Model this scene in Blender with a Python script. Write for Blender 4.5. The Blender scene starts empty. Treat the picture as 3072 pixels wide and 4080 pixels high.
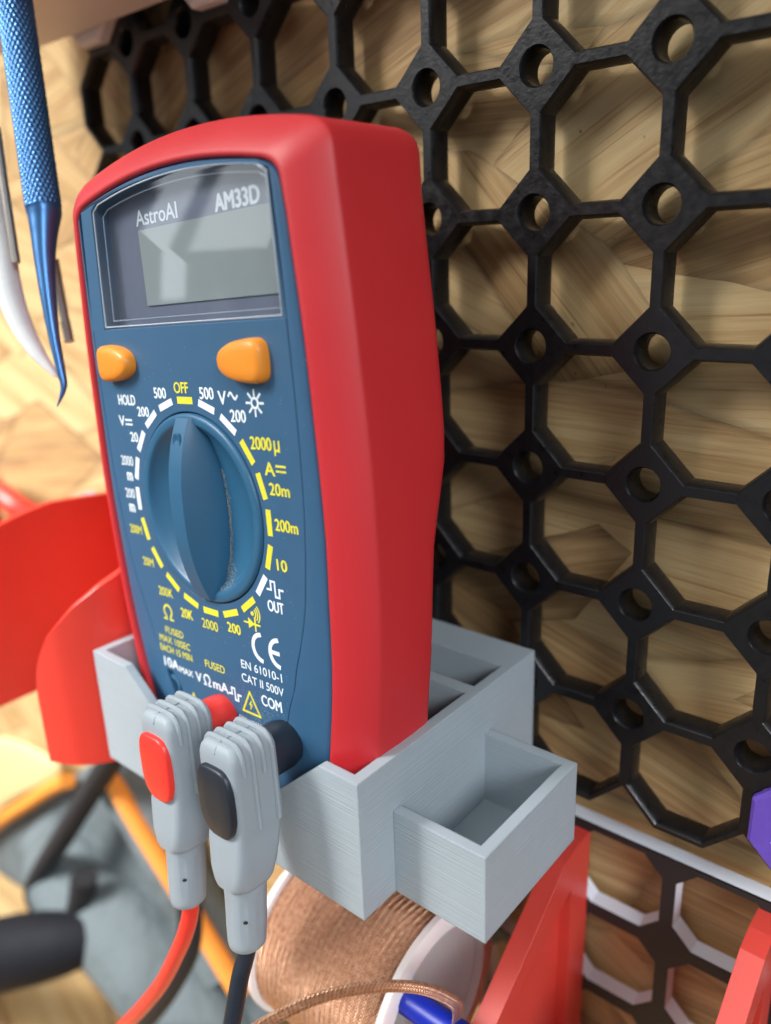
import bpy, bmesh, math, random
from mathutils import Matrix, Vector, Euler
random.seed(7)
MM = 0.001
sc = bpy.context.scene
COL = sc.collection
PI = math.pi

# ------------------------------------------------------------------ camera, world, lights, exposure
def rodr(w):
    t = math.sqrt(sum(a*a for a in w))
    return Matrix.Rotation(t, 3, Vector(w)/t)
CAM_C = Vector((57.028, -143.089, -31.643))
Rc = rodr((0.3104268, 0.6926880, 0.0752492)) @ Matrix(((1,0,0),(0,0,-1),(0,1,0)))
cam = bpy.data.cameras.new('camera')
cam_o = bpy.data.objects.new('camera', cam); COL.objects.link(cam_o)
m3 = Matrix((Rc[0], -Rc[1], -Rc[2])).transposed()
cam_o.matrix_world = Matrix.Translation(CAM_C*MM) @ m3.to_4x4()
cam.sensor_fit = 'HORIZONTAL'; cam.sensor_width = 36.0
cam.lens = 36.0*3182.915/3072
cam.clip_start = 0.005; cam.clip_end = 20
cam.dof.use_dof = True
cam.dof.focus_distance = 0.147
cam.dof.aperture_fstop = 11.5
sc.camera = cam_o

sc.view_settings.view_transform = 'Standard'
sc.view_settings.look = 'None'
sc.view_settings.exposure = 0.08
sc.view_settings.gamma = 1.0
sc.view_settings.use_curve_mapping = False

world = bpy.data.worlds.new('World'); sc.world = world; world.use_nodes = True
wn = world.node_tree.nodes; wl = world.node_tree.links; wn.clear()
wo = wn.new('ShaderNodeOutputWorld'); wb = wn.new('ShaderNodeBackground'); wl.new(wb.outputs[0], wo.inputs[0])
tc = wn.new('ShaderNodeTexCoord'); mp = wn.new('ShaderNodeMapping'); mp.inputs['Scale'].default_value = (3.2, 3.2, 0.9)
wl.new(tc.outputs['Generated'], mp.inputs[0])
nz = wn.new('ShaderNodeTexNoise'); nz.inputs['Scale'].default_value = 1.7; nz.inputs['Detail'].default_value = 1.5
wl.new(mp.outputs[0], nz.inputs['Vector'])
cr = wn.new('ShaderNodeValToRGB'); wl.new(nz.outputs['Fac'], cr.inputs[0])
cr.color_ramp.elements[0].position = 0.42; cr.color_ramp.elements[0].color = (0.10, 0.12, 0.16, 1)
cr.color_ramp.elements[1].position = 0.60; cr.color_ramp.elements[1].color = (0.85, 0.90, 0.95, 1)
wl.new(cr.outputs[0], wb.inputs[0]); wb.inputs[1].default_value = 0.58

def area(name, loc, target, sx, sy, power, color=(1,1,1), spread=180):
    l = bpy.data.lights.new(name, 'AREA'); l.shape = 'RECTANGLE'; l.size = sx; l.size_y = sy
    l.energy = power; l.color = color; l.spread = math.radians(spread)
    o = bpy.data.objects.new(name, l); COL.objects.link(o)
    d = Vector(target)-Vector(loc)
    o.location = loc; o.rotation_euler = d.to_track_quat('-Z', 'Y').to_euler()
    return o
area('bench_lamp', (-0.50, -0.52, 0.34), (-0.27, 0.0, -0.22), 0.34, 0.34, 1.9, (1.0, 0.98, 0.95), 52)
area('ceiling_lamp', (-0.34, -0.60, 0.75), (-0.25, 0.0, -0.24), 1.1, 1.1, 1.0, (1.0, 0.97, 0.92), 60)
area('room_lamp', (0.60, -0.36, 0.20), (-0.01, -0.02, -0.24), 0.40, 0.40, 0.42, (0.93, 0.96, 1.0), 32)
area('lcd_reflection_fill', (-0.54, -0.50, 0.13), (-0.06, -0.05, -0.04), 0.17, 0.24, 0.17, (0.90, 0.97, 1.0), 180)  # added area light, only there to be reflected in the meter display
area('lcd_streak_fill', (-0.66, -0.42, 0.09), (-0.06, -0.05, -0.04), 0.05, 0.34, 0.09, (0.85, 0.93, 1.0), 180)  # added narrow light for a reflected streak on the display, no actual window

# ------------------------------------------------------------------ helpers
class MB:
    def __init__(s): s.v = []; s.f = []
    def add(s, vs, fs):
        b = len(s.v); s.v += [tuple(v) for v in vs]; s.f += [tuple(b+i for i in f) for f in fs]; return s
    def box(s, x0, x1, y0, y1, z0, z1):
        return s.add([(x,y,z) for x in (x0,x1) for y in (y0,y1) for z in (z0,z1)],
                     [(0,1,3,2),(4,6,7,5),(0,4,5,1),(2,3,7,6),(0,2,6,4),(1,5,7,3)])
    def rings(s, rings, cap0=True, cap1=True, closed=True):
        n = len(rings[0]); b = len(s.v)
        for r in rings: s.v += [tuple(p) for p in r]
        for i in range(len(rings)-1):
            for j in range(n if closed else n-1):
                k = (j+1) % n
                s.f.append((b+i*n+j, b+i*n+k, b+(i+1)*n+k, b+(i+1)*n+j))
        if cap0: s.f.append(tuple(b+j for j in reversed(range(n))))
        if cap1: s.f.append(tuple(b+(len(rings)-1)*n+j for j in range(n)))
        return s
    def tube(s, path, radii, n=16, caps=True, up=(0,0,1), flat=1.0):
        path = [Vector(p) for p in path]
        if not hasattr(radii, '__len__'): radii = [radii]*len(path)
        rings = []; prev = None
        for i, p in enumerate(path):
            a = path[max(i-1,0)]; c = path[min(i+1,len(path)-1)]
            t = (c-a).normalized()
            if prev is None:
                u = Vector(up); u = (u - t*u.dot(t))
                if u.length < 1e-4: u = Vector((1,0,0)) - t*t.x
                u.normalize()
            else:
                u = (prev - t*prev.dot(t)).normalized()
            prev = u; w = t.cross(u)
            rings.append([p + (u*math.cos(2*PI*k/n)*flat + w*math.sin(2*PI*k/n))*radii[i] for k in range(n)])
        return s.rings(rings, caps, caps)
    def prism(s, poly, axis, a, b):
        # poly: 2D points; axis 'y': (x,z) extruded in y; 'x': (y,z) ; 'z': (x,y)
        f = {'y': lambda q,t: (q[0],t,q[1]), 'x': lambda q,t: (t,q[0],q[1]), 'z': lambda q,t: (q[0],q[1],t)}[axis]
        return s.rings([[f(q,a) for q in poly], [f(q,b) for q in poly]])

def build(name, mb, m, parent=None, smooth=False, angle=35, merge=False, bevel=None, subsurf=0, bevseg=2):
    me = bpy.data.meshes.new(name)
    me.from_pydata([(x*MM, y*MM, z*MM) for x,y,z in mb.v], [], mb.f)
    bm = bmesh.new(); bm.from_mesh(me)
    if merge: bmesh.ops.remove_doubles(bm, verts=bm.verts, dist=1e-6)
    bmesh.ops.recalc_face_normals(bm, faces=bm.faces)
    bm.to_mesh(me); bm.free()
    o = bpy.data.objects.new(name, me); COL.objects.link(o)
    if parent is not None: o.parent = parent
    for x in (m if isinstance(m, (list,tuple)) else [m]): me.materials.append(x)
    if bevel:
        b = o.modifiers.new('bevel', 'BEVEL'); b.width = bevel*MM; b.segments = bevseg; b.limit_method = 'ANGLE'; b.angle_limit = math.radians(30)
    if subsurf:
        q = o.modifiers.new('sub', 'SUBSURF'); q.levels = subsurf; q.render_levels = subsurf
    if smooth or bevel or subsurf:
        for p in me.polygons: p.use_smooth = True
        if not subsurf: me.set_sharp_from_angle(angle=math.radians(angle))
    return o
def thing(name, label, cat, loc=(0,0,0), group=None, mat=None):
    o = bpy.data.objects.new(name, None); COL.objects.link(o)
    o.empty_display_size = 0.01
    if mat is not None: o.matrix_world = mat
    else: o.location = [a*MM for a in loc]
    return tag(o, label, cat, group)
def tag(o, label=None, cat=None, group=None, kind=None):
    if label: o['label'] = label
    if cat: o['category'] = cat
    if group: o['group'] = group
    if kind: o['kind'] = kind
    return o
def smoothpath(pts, n=8):
    P = [Vector(p) for p in pts]; out = []
    for i in range(len(P)-1):
        p0 = P[max(i-1,0)]; p1 = P[i]; p2 = P[i+1]; p3 = P[min(i+2,len(P)-1)]
        for k in range(n):
            t = k/n
            out.append(0.5*((2*p1)+(-p0+p2)*t+(2*p0-5*p1+4*p2-p3)*t*t+(-p0+3*p1-3*p2+p3)*t**3))
    out.append(P[-1]); return out
def lerpt(tab, x):
    tab = sorted(tab)
    if x <= tab[0][0]: return tab[0][1]
    for (a,b),(c,d) in zip(tab, tab[1:]):
        if x <= c: return b+(d-b)*(x-a)/(c-a)
    return tab[-1][1]

# ------------------------------------------------------------------ materials
def newmat(name):
    m = bpy.data.materials.new(name); m.use_nodes = True
    n = m.node_tree.nodes; return m, n, m.node_tree.links, n['Principled BSDF']
def plastic(name, col, rough=0.45, var=0.06, bump=0.0, scale=(900,900,900), bev=0.0, spec=0.5, noise=300, rvar=0.1, dust=None, coat=0, metal=0, sss=0, dist=0.0001):
    m, n, l, b = newmat(name)
    b.inputs['Roughness'].default_value = rough
    b.inputs['Specular IOR Level'].default_value = spec
    b.inputs['Metallic'].default_value = metal
    if coat: b.inputs['Coat Weight'].default_value = coat; b.inputs['Coat Roughness'].default_value = 0.1
    tc = n.new('ShaderNodeTexCoord')
    nz = n.new('ShaderNodeTexNoise'); nz.inputs['Scale'].default_value = noise; nz.inputs['Detail'].default_value = 4
    l.new(tc.outputs['Object'], nz.inputs['Vector'])
    cr = n.new('ShaderNodeMixRGB'); cr.inputs[1].default_value = (*[c*(1-var) for c in col],1); cr.inputs[2].default_value = (*[min(1,c*(1+var)) for c in col],1)
    l.new(nz.outputs['Fac'], cr.inputs[0]); out = cr.outputs[0]
    if dust:
        n2 = n.new('ShaderNodeTexNoise'); n2.inputs['Scale'].default_value = dust[1]; n2.inputs['Detail'].default_value = 6; n2.inputs['Roughness'].default_value = 0.75
        l.new(tc.outputs['Object'], n2.inputs['Vector'])
        r2 = n.new('ShaderNodeValToRGB'); r2.color_ramp.elements[0].position = dust[2]; r2.color_ramp.elements[1].position = dust[2]+0.12
        r2.color_ramp.elements[1].color = (dust[3],)*3+(1,)
        l.new(n2.outputs['Fac'], r2.inputs[0])
        mx = n.new('ShaderNodeMixRGB'); l.new(r2.outputs[0], mx.inputs[0]); l.new(out, mx.inputs[1]); mx.inputs[2].default_value = (*dust[0],1); out = mx.outputs[0]
    l.new(out, b.inputs['Base Color'])
    if rvar:
        mr = n.new('ShaderNodeMapRange'); mr.inputs['To Min'].default_value = rough-rvar/2; mr.inputs['To Max'].default_value = rough+rvar
        l.new(nz.outputs['Fac'], mr.inputs[0]); l.new(mr.outputs[0], b.inputs['Roughness'])
    nrm = None
    if bev:
        bv = n.new('ShaderNodeBevel'); bv.samples = 4; bv.inputs['Radius'].default_value = bev*MM; nrm = bv.outputs[0]
    if bump:
        mpn = n.new('ShaderNodeMapping'); mpn.inputs['Scale'].default_value = scale; l.new(tc.outputs['Object'], mpn.inputs[0])
        n3 = n.new('ShaderNodeTexNoise'); n3.inputs['Scale'].default_value = 1.0; n3.inputs['Detail'].default_value = 3
        l.new(mpn.outputs[0], n3.inputs['Vector'])
        bp = n.new('ShaderNodeBump'); bp.inputs['Strength'].default_value = bump; bp.inputs['Distance'].default_value = dist
        l.new(n3.outputs['Fac'], bp.inputs['Height'])
        if nrm: l.new(nrm, bp.inputs['Normal'])
        nrm = bp.outputs[0]
    if nrm: l.new(nrm, b.inputs['Normal'])
    if sss:
        b.inputs['Subsurface Weight'].default_value = sss; b.inputs['Subsurface Scale'].default_value = 0.002
    return m

LAYER = (12, 12, 2400)
M = {}
M['grey_pla'] = plastic('grey_pla', (0.345,0.405,0.445), 0.45, 0.05, 0.8, LAYER, 0.45, dist=0.00015)
M['black_pla'] = plastic('black_pla', (0.006,0.006,0.007), 0.27, 0.3, 0.8, (1200,3000,1200), 0.0, dist=0.00007, rvar=0.30, noise=500, spec=0.42)
M['red_case'] = plastic('red_case', (0.53,0.020,0.026), 0.45, 0.04, 0.35, (2600,2600,2600), noise=70, dist=0.00004, dust=((0.55,0.25,0.25), 160, 0.68, 0.35))
M['blue_case'] = plastic('blue_case', (0.030,0.100,0.195), 0.46, 0.06, 0.25, (4500,4500,4500), dist=0.00003,
                         dust=((0.45,0.5,0.55), 700, 0.66, 0.55))
M['blue_dial'] = plastic('blue_dial', (0.022,0.105,0.200), 0.40, 0.05, 0.1, (3000,3000,3000), dist=0.00003)
M['orange'] = plastic('orange', (0.80,0.27,0.02), 0.38, 0.04)
M['white_ink'] = plastic('white_ink', (0.72,0.79,0.83), 0.5, 0.15, noise=1500)
M['yellow_ink'] = plastic('yellow_ink', (0.72,0.66,0.04), 0.5, 0.12, noise=1500)
M['plug_grey'] = plastic('plug_grey', (0.28,0.325,0.36), 0.5, 0.05, 0.15, (1500,1500,1500), dist=0.00005)
M['plug_red'] = plastic('plug_red', (0.78,0.035,0.025), 0.32, 0.05)
M['plug_black'] = plastic('plug_black', (0.012,0.018,0.028), 0.38, 0.2, 0.2, (900,900,900), dist=0.00005)
M['red_pla'] = plastic('red_pla', (0.60,0.055,0.040), 0.36, 0.05, 0.25, (40,40,2600), 0.3, dist=0.00005)
M['red_bright'] = plastic('red_bright', (0.72,0.048,0.030), 0.36, 0.03, 0.10, (30,30,1800), dist=0.00004)
M['purple'] = plastic('purple', (0.12,0.065,0.42), 0.35, 0.15, 0.5, (900,900,900), dist=0.0001)
M['lilac'] = plastic('lilac', (0.30,0.33,0.62), 0.5)
M['beige'] = plastic('beige', (0.70,0.60,0.56), 0.5, 0.05)
M['white_pla'] = plastic('white_pla', (0.68,0.72,0.80), 0.45, 0.04, 0.15, (60,2600,60))
M['matte_black'] = plastic('matte_black', (0.016,0.016,0.018), 0.55, 0.1, 0.2, (1200,1200,1200))
M['spool_white'] = plastic('spool_white', (0.82,0.76,0.75), 0.4, 0.04, sss=0.3)
M['blue_rod'] = plastic('blue_rod', (0.004,0.02,0.36), 0.35, 0.05)
M['blue_metal'] = plastic('blue_metal', (0.06,0.17,0.38), 0.30, 0.1, 0.1, (200,200,3000), metal=0.75, dist=0.00003)
M['tip_white'] = plastic('tip_white', (0.72,0.76,0.76), 0.25, 0.03)
M['steel'] = plastic('steel', (0.25,0.23,0.21), 0.4, 0.1, metal=0.6)
M['cloth_grey'] = plastic('cloth_grey', (0.10,0.125,0.135), 0.8, 0.18, 0.9, (45,45,45), noise=40, dist=0.006)
M['cloth_orange'] = plastic('cloth_orange', (0.70,0.25,0.03), 0.7, 0.1)
M['cloth_yellow'] = plastic('cloth_yellow', (0.58,0.48,0.24), 0.7, 0.1)
M['strap_black'] = plastic('strap_black', (0.010,0.010,0.013), 0.7, 0.2, 0.3, (800,800,800))
M['tube_black'] = plastic('tube_black', (0.006,0.007,0.011), 0.7, 0.2, spec=0.2)
M['cell'] = plastic('cell', (0.02,0.03,0.05), 0.5, 0.2)

def wood_mat(name, sc_=1.0, plain=False, tint=(1,1,1)):
    m, n, l, b = newmat(name)
    tc = n.new('ShaderNodeTexCoord')
    sep = n.new('ShaderNodeSeparateXYZ'); l.new(tc.outputs['Object'], sep.inputs[0])
    com = n.new('ShaderNodeCombineXYZ'); l.new(sep.outputs['X'], com.inputs['X'])
    l.new(sep.outputs['Y' if plain else 'Z'], com.inputs['Y'])
    def math_(op, a, b_=None):
        q = n.new('ShaderNodeMath'); q.operation = op
        for i, t in enumerate((a, b_)):
            if t is None: continue
            if isinstance(t, (int,float)): q.inputs[i].default_value = t
            else: l.new(t, q.inputs[i])
        return q.outputs[0]
    def layer(k, ang, L, W, offs):
        r = n.new('ShaderNodeMapping'); r.vector_type = 'POINT'
        r.inputs['Location'].default_value = offs; r.inputs['Rotation'].default_value = (0,0,ang)
        l.new(com.outputs[0], r.inputs[0])
        # wobble the chip outlines
        wz = n.new('ShaderNodeTexNoise'); wz.inputs['Scale'].default_value = 60; l.new(r.outputs[0], wz.inputs['Vector'])
        wa = n.new('ShaderNodeVectorMath'); wa.operation = 'SCALE'; wa.inputs[3].default_value = 0.0022; l.new(wz.outputs['Color'], wa.inputs[0])
        ws = n.new('ShaderNodeVectorMath'); ws.operation = 'ADD'; l.new(r.outputs[0], ws.inputs[0]); l.new(wa.outputs[0], ws.inputs[1])
        s = n.new('ShaderNodeVectorMath'); s.operation = 'MULTIPLY'; s.inputs[1].default_value = (1/L, 1/W, 0); l.new(ws.outputs[0], s.inputs[0])
        v = n.new('ShaderNodeTexVoronoi'); v.voronoi_dimensions = '2D'; v.inputs['Scale'].default_value = 1; v.inputs['Randomness'].default_value = 1.0
        l.new(s.outputs[0], v.inputs['Vector'])
        e = n.new('ShaderNodeTexVoronoi'); e.voronoi_dimensions = '2D'; e.feature = 'DISTANCE_TO_EDGE'; e.inputs['Scale'].default_value = 1
        l.new(s.outputs[0], e.inputs['Vector'])
        cs = n.new('ShaderNodeSeparateColor'); l.new(v.outputs['Color'], cs.inputs[0])
        # grain: coordinates turned a little per chip
        an = math_('MULTIPLY', math_('SUBTRACT', cs.outputs[2], 0.5), 0.5)
        vr = n.new('ShaderNodeVectorRotate'); vr.rotation_type = 'Z_AXIS'; l.new(r.outputs[0], vr.inputs['Vector']); l.new(an, vr.inputs['Angle'])
        g = n.new('ShaderNodeVectorMath'); g.operation = 'MULTIPLY'; g.inputs[1].default_value = (28, 760, 1); l.new(vr.outputs[0], g.inputs[0])
        ad = n.new('ShaderNodeVectorMath'); ad.operation = 'ADD'; l.new(g.outputs[0], ad.inputs[0])
        sc3 = n.new('ShaderNodeVectorMath'); sc3.operation = 'SCALE'; sc3.inputs[3].default_value = 37; l.new(v.outputs['Color'], sc3.inputs[0]); l.new(sc3.outputs[0], ad.inputs[1])
        gn = n.new('ShaderNodeTexNoise'); gn.inputs['Scale'].default_value = 1.0; gn.inputs['Detail'].default_value = 6; gn.inputs['Roughness'].default_value = 0.68; gn.inputs['Distortion'].default_value = 0.12
        l.new(ad.outputs[0], gn.inputs['Vector'])
        g2 = n.new('ShaderNodeTexNoise'); g2.inputs['Scale'].default_value = 0.16; g2.inputs['Detail'].default_value = 3; g2.inputs['Distortion'].default_value = 0.35
        l.new(ad.outputs[0], g2.inputs['Vector'])
        tone = math_('ADD', math_('MULTIPLY', math_('SUBTRACT', cs.outputs[0], 0.5), 0.24), math_('ADD', math_('MULTIPLY', gn.outputs['Fac'], 0.62), math_('MULTIPLY', g2.outputs['Fac'], 0.50)))
        fb = n.new('ShaderNodeVectorMath'); fb.operation = 'MULTIPLY'; fb.inputs[1].default_value = (1.1, 2.6, 1); l.new(ad.outputs[0], fb.inputs[0])
        fn = n.new('ShaderNodeTexNoise'); fn.inputs['Scale'].default_value = 1.0; fn.inputs['Detail'].default_value = 2; l.new(fb.outputs[0], fn.inputs['Vector'])
        fm = math_('MINIMUM', math_('MAXIMUM', math_('MULTIPLY', math_('SUBTRACT', fn.outputs['Fac'], 0.58), 6.0), 0.0), 1.0)
        tone = math_('SUBTRACT', tone, math_('ADD', math_('MULTIPLY', fm, 0.17), 0.01))
        edge = math_('MINIMUM', math_('MULTIPLY', e.outputs['Distance'], 22), 1.0)
        return tone, edge, cs
    t1, e1, c1 = layer(1, 0.10, 0.085, 0.030, (0.31,0.12,0))
    t2, e2, c2 = layer(2, -0.38, 0.085, 0.026, (0.11,0.52,0))
    t3, e3, c3 = layer(3, 0.62, 0.060, 0.020, (0.81,0.32,0))
    def sel(f, a, b_):
        q = n.new('ShaderNodeMix'); q.data_type = 'FLOAT'; l.new(f, q.inputs[0]); l.new(a, q.inputs[2]); l.new(b_, q.inputs[3]); return q.outputs[0]
    f2 = math_('GREATER_THAN', c2.outputs[1], 0.52); f3 = math_('GREATER_THAN', c3.outputs[1], 0.80)
    if plain:
        t, e = t1, e1
    else:
        t = sel(f3, sel(f2, t1, t2), t3); e = sel(f3, sel(f2, e1, e2), e3)
    ramp = n.new('ShaderNodeValToRGB'); R = ramp.color_ramp
    R.elements[0].position = 0.12; R.elements[0].color = (0.13,0.080,0.042,1)
    R.elements[1].position = 0.88; R.elements[1].color = (0.66,0.525,0.29,1)
    for p_, c_ in ((0.30,(0.25,0.150,0.075,1)),(0.46,(0.41,0.255,0.110,1)),(0.62,(0.55,0.385,0.185,1))):
        x = R.elements.new(p_); x.color = c_
    l.new(t, ramp.inputs[0])
    mx = n.new('ShaderNodeMixRGB'); mx.blend_type = 'MULTIPLY'; mx.inputs[0].default_value = 0.35; l.new(ramp.outputs[0], mx.inputs[1])
    ec = n.new('ShaderNodeCombineColor'); l.new(e, ec.inputs[0]); l.new(e, ec.inputs[1]); l.new(e, ec.inputs[2]); l.new(ec.outputs[0], mx.inputs[2])
    # small dark specks and knots
    kn = n.new('ShaderNodeTexNoise'); kn.inputs['Scale'].default_value = 420; kn.inputs['Detail'].default_value = 3; l.new(tc.outputs['Object'], kn.inputs['Vector'])
    kr = n.new('ShaderNodeValToRGB'); kr.color_ramp.elements[0].position = 0.70; kr.color_ramp.elements[1].position = 0.76; l.new(kn.outputs['Fac'], kr.inputs[0])
    m2 = n.new('ShaderNodeMixRGB'); m2.inputs[2].default_value = (0.07,0.035,0.018,1); l.new(mx.outputs[0], m2.inputs[1])
    kf = math_('MULTIPLY', kr.outputs[0], 0.6); l.new(kf, m2.inputs[0])
    tn = n.new('ShaderNodeMixRGB'); tn.blend_type = 'MULTIPLY'; tn.inputs[0].default_value = 1; l.new(m2.outputs[0], tn.inputs[1]); tn.inputs[2].default_value = (*tint,1)
    l.new(tn.outputs[0], b.inputs['Base Color'])
    b.inputs['Roughness'].default_value = 0.6; b.inputs['Specular IOR Level'].default_value = 0.3
    bp = n.new('ShaderNodeBump'); bp.inputs['Strength'].default_value = 0.5; bp.inputs['Distance'].default_value = 0.0003
    l.new(math_('ADD', e, t), bp.inputs['Height']); l.new(bp.outputs[0], b.inputs['Normal'])
    return m
M['osb'] = wood_mat('osb')
M['bench'] = wood_mat('bench', plain=True)

def copper_mat():
    m, n, l, b = newmat('copper_braid')
    tc = n.new('ShaderNodeTexCoord'); sep = n.new('ShaderNodeSeparateXYZ'); l.new(tc.outputs['UV'], sep.inputs[0])
    # UV: x along the winding turns (mm), y across (mm)
    def math_(op, a, b_=None):
        q = n.new('ShaderNodeMath'); q.operation = op
        for i, t in enumerate((a, b_)):
            if t is None: continue
            if isinstance(t, (int,float)): q.inputs[i].default_value = t
            else: l.new(t, q.inputs[i])
        return q.outputs[0]
    k = 2*PI/0.75
    s1 = math_('SINE', math_('MULTIPLY', math_('ADD', sep.outputs['X'], math_('MULTIPLY', sep.outputs['Y'], 1.3)), k))
    s2 = math_('SINE', math_('MULTIPLY', math_('SUBTRACT', sep.outputs['X'], math_('MULTIPLY', sep.outputs['Y'], 1.3)), k))
    h = math_('MAXIMUM', s1, s2)
    nz = n.new('ShaderNodeTexNoise'); nz.inputs['Scale'].default_value = 0.9; nz.inputs['Detail'].default_value = 4; l.new(tc.outputs['UV'], nz.inputs['Vector'])
    r = n.new('ShaderNodeValToRGB'); r.color_ramp.elements[0].color = (0.62,0.28,0.16,1); r.color_ramp.elements[1].color = (1.0,0.66,0.44,1)
    r.color_ramp.elements[0].position = 0.25; r.color_ramp.elements[1].position = 0.75
    l.new(nz.outputs['Fac'], r.inputs[0])
    mx = n.new('ShaderNodeMixRGB'); mx.blend_type = 'MULTIPLY'; mx.inputs[0].default_value = 0.5; l.new(r.outputs[0], mx.inputs[1])
    hh = math_('ADD', math_('MULTIPLY', h, 0.4), 0.6)
    cc = n.new('ShaderNodeCombineColor'); l.new(hh, cc.inputs[0]); l.new(hh, cc.inputs[1]); l.new(hh, cc.inputs[2]); l.new(cc.outputs[0], mx.inputs[2])
    l.new(mx.outputs[0], b.inputs['Base Color'])
    b.inputs['Metallic'].default_value = 0.9; b.inputs['Roughness'].default_value = 0.38
    bp = n.new('ShaderNodeBump'); bp.inputs['Strength'].default_value = 0.8; bp.inputs['Distance'].default_value = 0.00025
    l.new(h, bp.inputs['Height']); l.new(bp.outputs[0], b.inputs['Normal'])
    return m
M['copper'] = copper_mat()

def glass_mat():
    m, n, l, b = newmat('clear_window')
    n.remove(b); out = [x for x in n if x.type == 'OUTPUT_MATERIAL'][0]
    g = n.new('ShaderNodeBsdfGlossy'); g.inputs['Roughness'].default_value = 0.045
    t = n.new('ShaderNodeBsdfTransparent'); t.inputs[0].default_value = (0.90,0.92,0.94,1)
    ge = n.new('ShaderNodeNewGeometry'); dt = n.new('ShaderNodeVectorMath'); dt.operation = 'DOT_PRODUCT'
    l.new(ge.outputs['Incoming'], dt.inputs[0]); l.new(ge.outputs['Normal'], dt.inputs[1])
    ab = n.new('ShaderNodeMath'); ab.operation = 'ABSOLUTE'; l.new(dt.outputs['Value'], ab.inputs[0])
    iv = n.new('ShaderNodeMath'); iv.operation = 'SUBTRACT'; iv.inputs[0].default_value = 1; l.new(ab.outputs[0], iv.inputs[1])
    pw = n.new('ShaderNodeMath'); pw.operation = 'POWER'; pw.inputs[1].default_value = 5; l.new(iv.outputs[0], pw.inputs[0])
    ml = n.new('ShaderNodeMath'); ml.operation = 'MULTIPLY_ADD'; ml.inputs[1].default_value = 0.9; ml.inputs[2].default_value = 0.15; l.new(pw.outputs[0], ml.inputs[0])
    mx = n.new('ShaderNodeMixShader'); l.new(ml.outputs[0], mx.inputs[0]); l.new(t.outputs[0], mx.inputs[1]); l.new(g.outputs[0], mx.inputs[2])
    l.new(mx.outputs[0], out.inputs[0]); return m
M['glass'] = glass_mat()
M['glint_grey'] = plastic('glint_grey', (0.42,0.48,0.55), 0.2, 0.05)  # pale colour for highlight lines painted along the cover edge
M['lcd'] = plastic('lcd', (0.31,0.35,0.34), 0.35, 0.05)
M['lcd_frame'] = plastic('lcd_frame', (0.17,0.19,0.25), 0.35, 0.1)

# ------------------------------------------------------------------ setting: wall and bench
WY = 9.5
tag(build('wall', MB().box(-900, 400, WY, WY+18, -385, 500), M['osb']), kind='structure')
tag(build('bench_top', MB().box(-900, 400, -500, WY+18, -415, -385.2), M['bench']), kind='structure')

# ------------------------------------------------------------------ black octagon pegboard
def octa(cx, cz, h, y):
    c = h*math.tan(PI/8)
    return [(cx+a, y, cz+b) for a,b in ((h,-c),(h,c),(c,h),(-c,h),(-h,c),(-h,-c),(-c,-h),(c,-h))]
def make_pegboard():
    cols = list(range(-7, 4)); rows = list(range(-6, 3))   # cell centres at (12.5+25c, 12.5+25r)
    cells = {(c,r) for c in cols for r in rows}
    mb = MB()
    H = 12.5; T = 6.4
    prof = [(H,0),(11.62,0),(11.45,0.2),(11.02,1.7),(11.02,4.7),(11.5,6.2),(H,6.4)]
    for (c,r) in cells:
        cx = 12.5+25*c; cz = 12.5+25*r
        loops = [octa(cx, cz, h, y) for h,y in prof]
        mb.rings(loops, False, False)
        o0 = octa(cx,cz,H,0); o1 = octa(cx,cz,H,T)
        nb = {0:(c+1,r), 2:(c,r+1), 4:(c-1,r), 6:(c,r-1)}
        diag = {1:((c+1,r),(c,r+1),(c+1,r+1)), 3:((c-1,r),(c,r+1),(c-1,r+1)), 5:((c-1,r),(c,r-1),(c-1,r-1)), 7:((c+1,r),(c,r-1),(c+1,r-1))}
        for e in range(8):
            a, b = e, (e+1) % 8
            need = (nb[e] not in cells) if e in nb else not all(k in cells for k in diag[e])
            if need: mb.add([o0[a], o0[b], o1[b], o1[a]], [(0,1,2,3)])
    # diamonds with a round hole, rim slightly countersunk
    D = H*math.tan(PI/8)
    s = 12.5 - D     # half diagonal of the diamond
    N = 32
    for c in range(-8, 5):
        for r in range(-7, 4):
            if not all(k in cells for k in ((c,r),(c+1,r),(c,r+1),(c+1,r+1))): continue
            cx = 25*(c+1); cz = 25*(r+1)
            def dia(y):
                out = []
                for k in range(N):
                    a = 2*PI*k/N; ca, sa = math.cos(a), math.sin(a)
                    q = s/(abs(ca)+abs(sa)); out.append((cx+ca*q, y, cz+sa*q))
                return out
            def cir(rad, y): return [(cx+math.cos(2*PI*k/N)*rad, y, cz+math.sin(2*PI*k/N)*rad) for k in range(N)]
            mb.rings([dia(0), cir(3.55,0), cir(3.40,0.25), cir(3.12,0.9), cir(3.05,5.8), cir(3.2,6.4), dia(6.4)], False, False)
    return build('octagon_pegboard', mb, M['black_pla'], smooth=True, angle=25, merge=True)
tag(make_pegboard(), 'black 3D printed pegboard of octagon openings and small round holes on the wood wall', 'pegboard')

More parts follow.
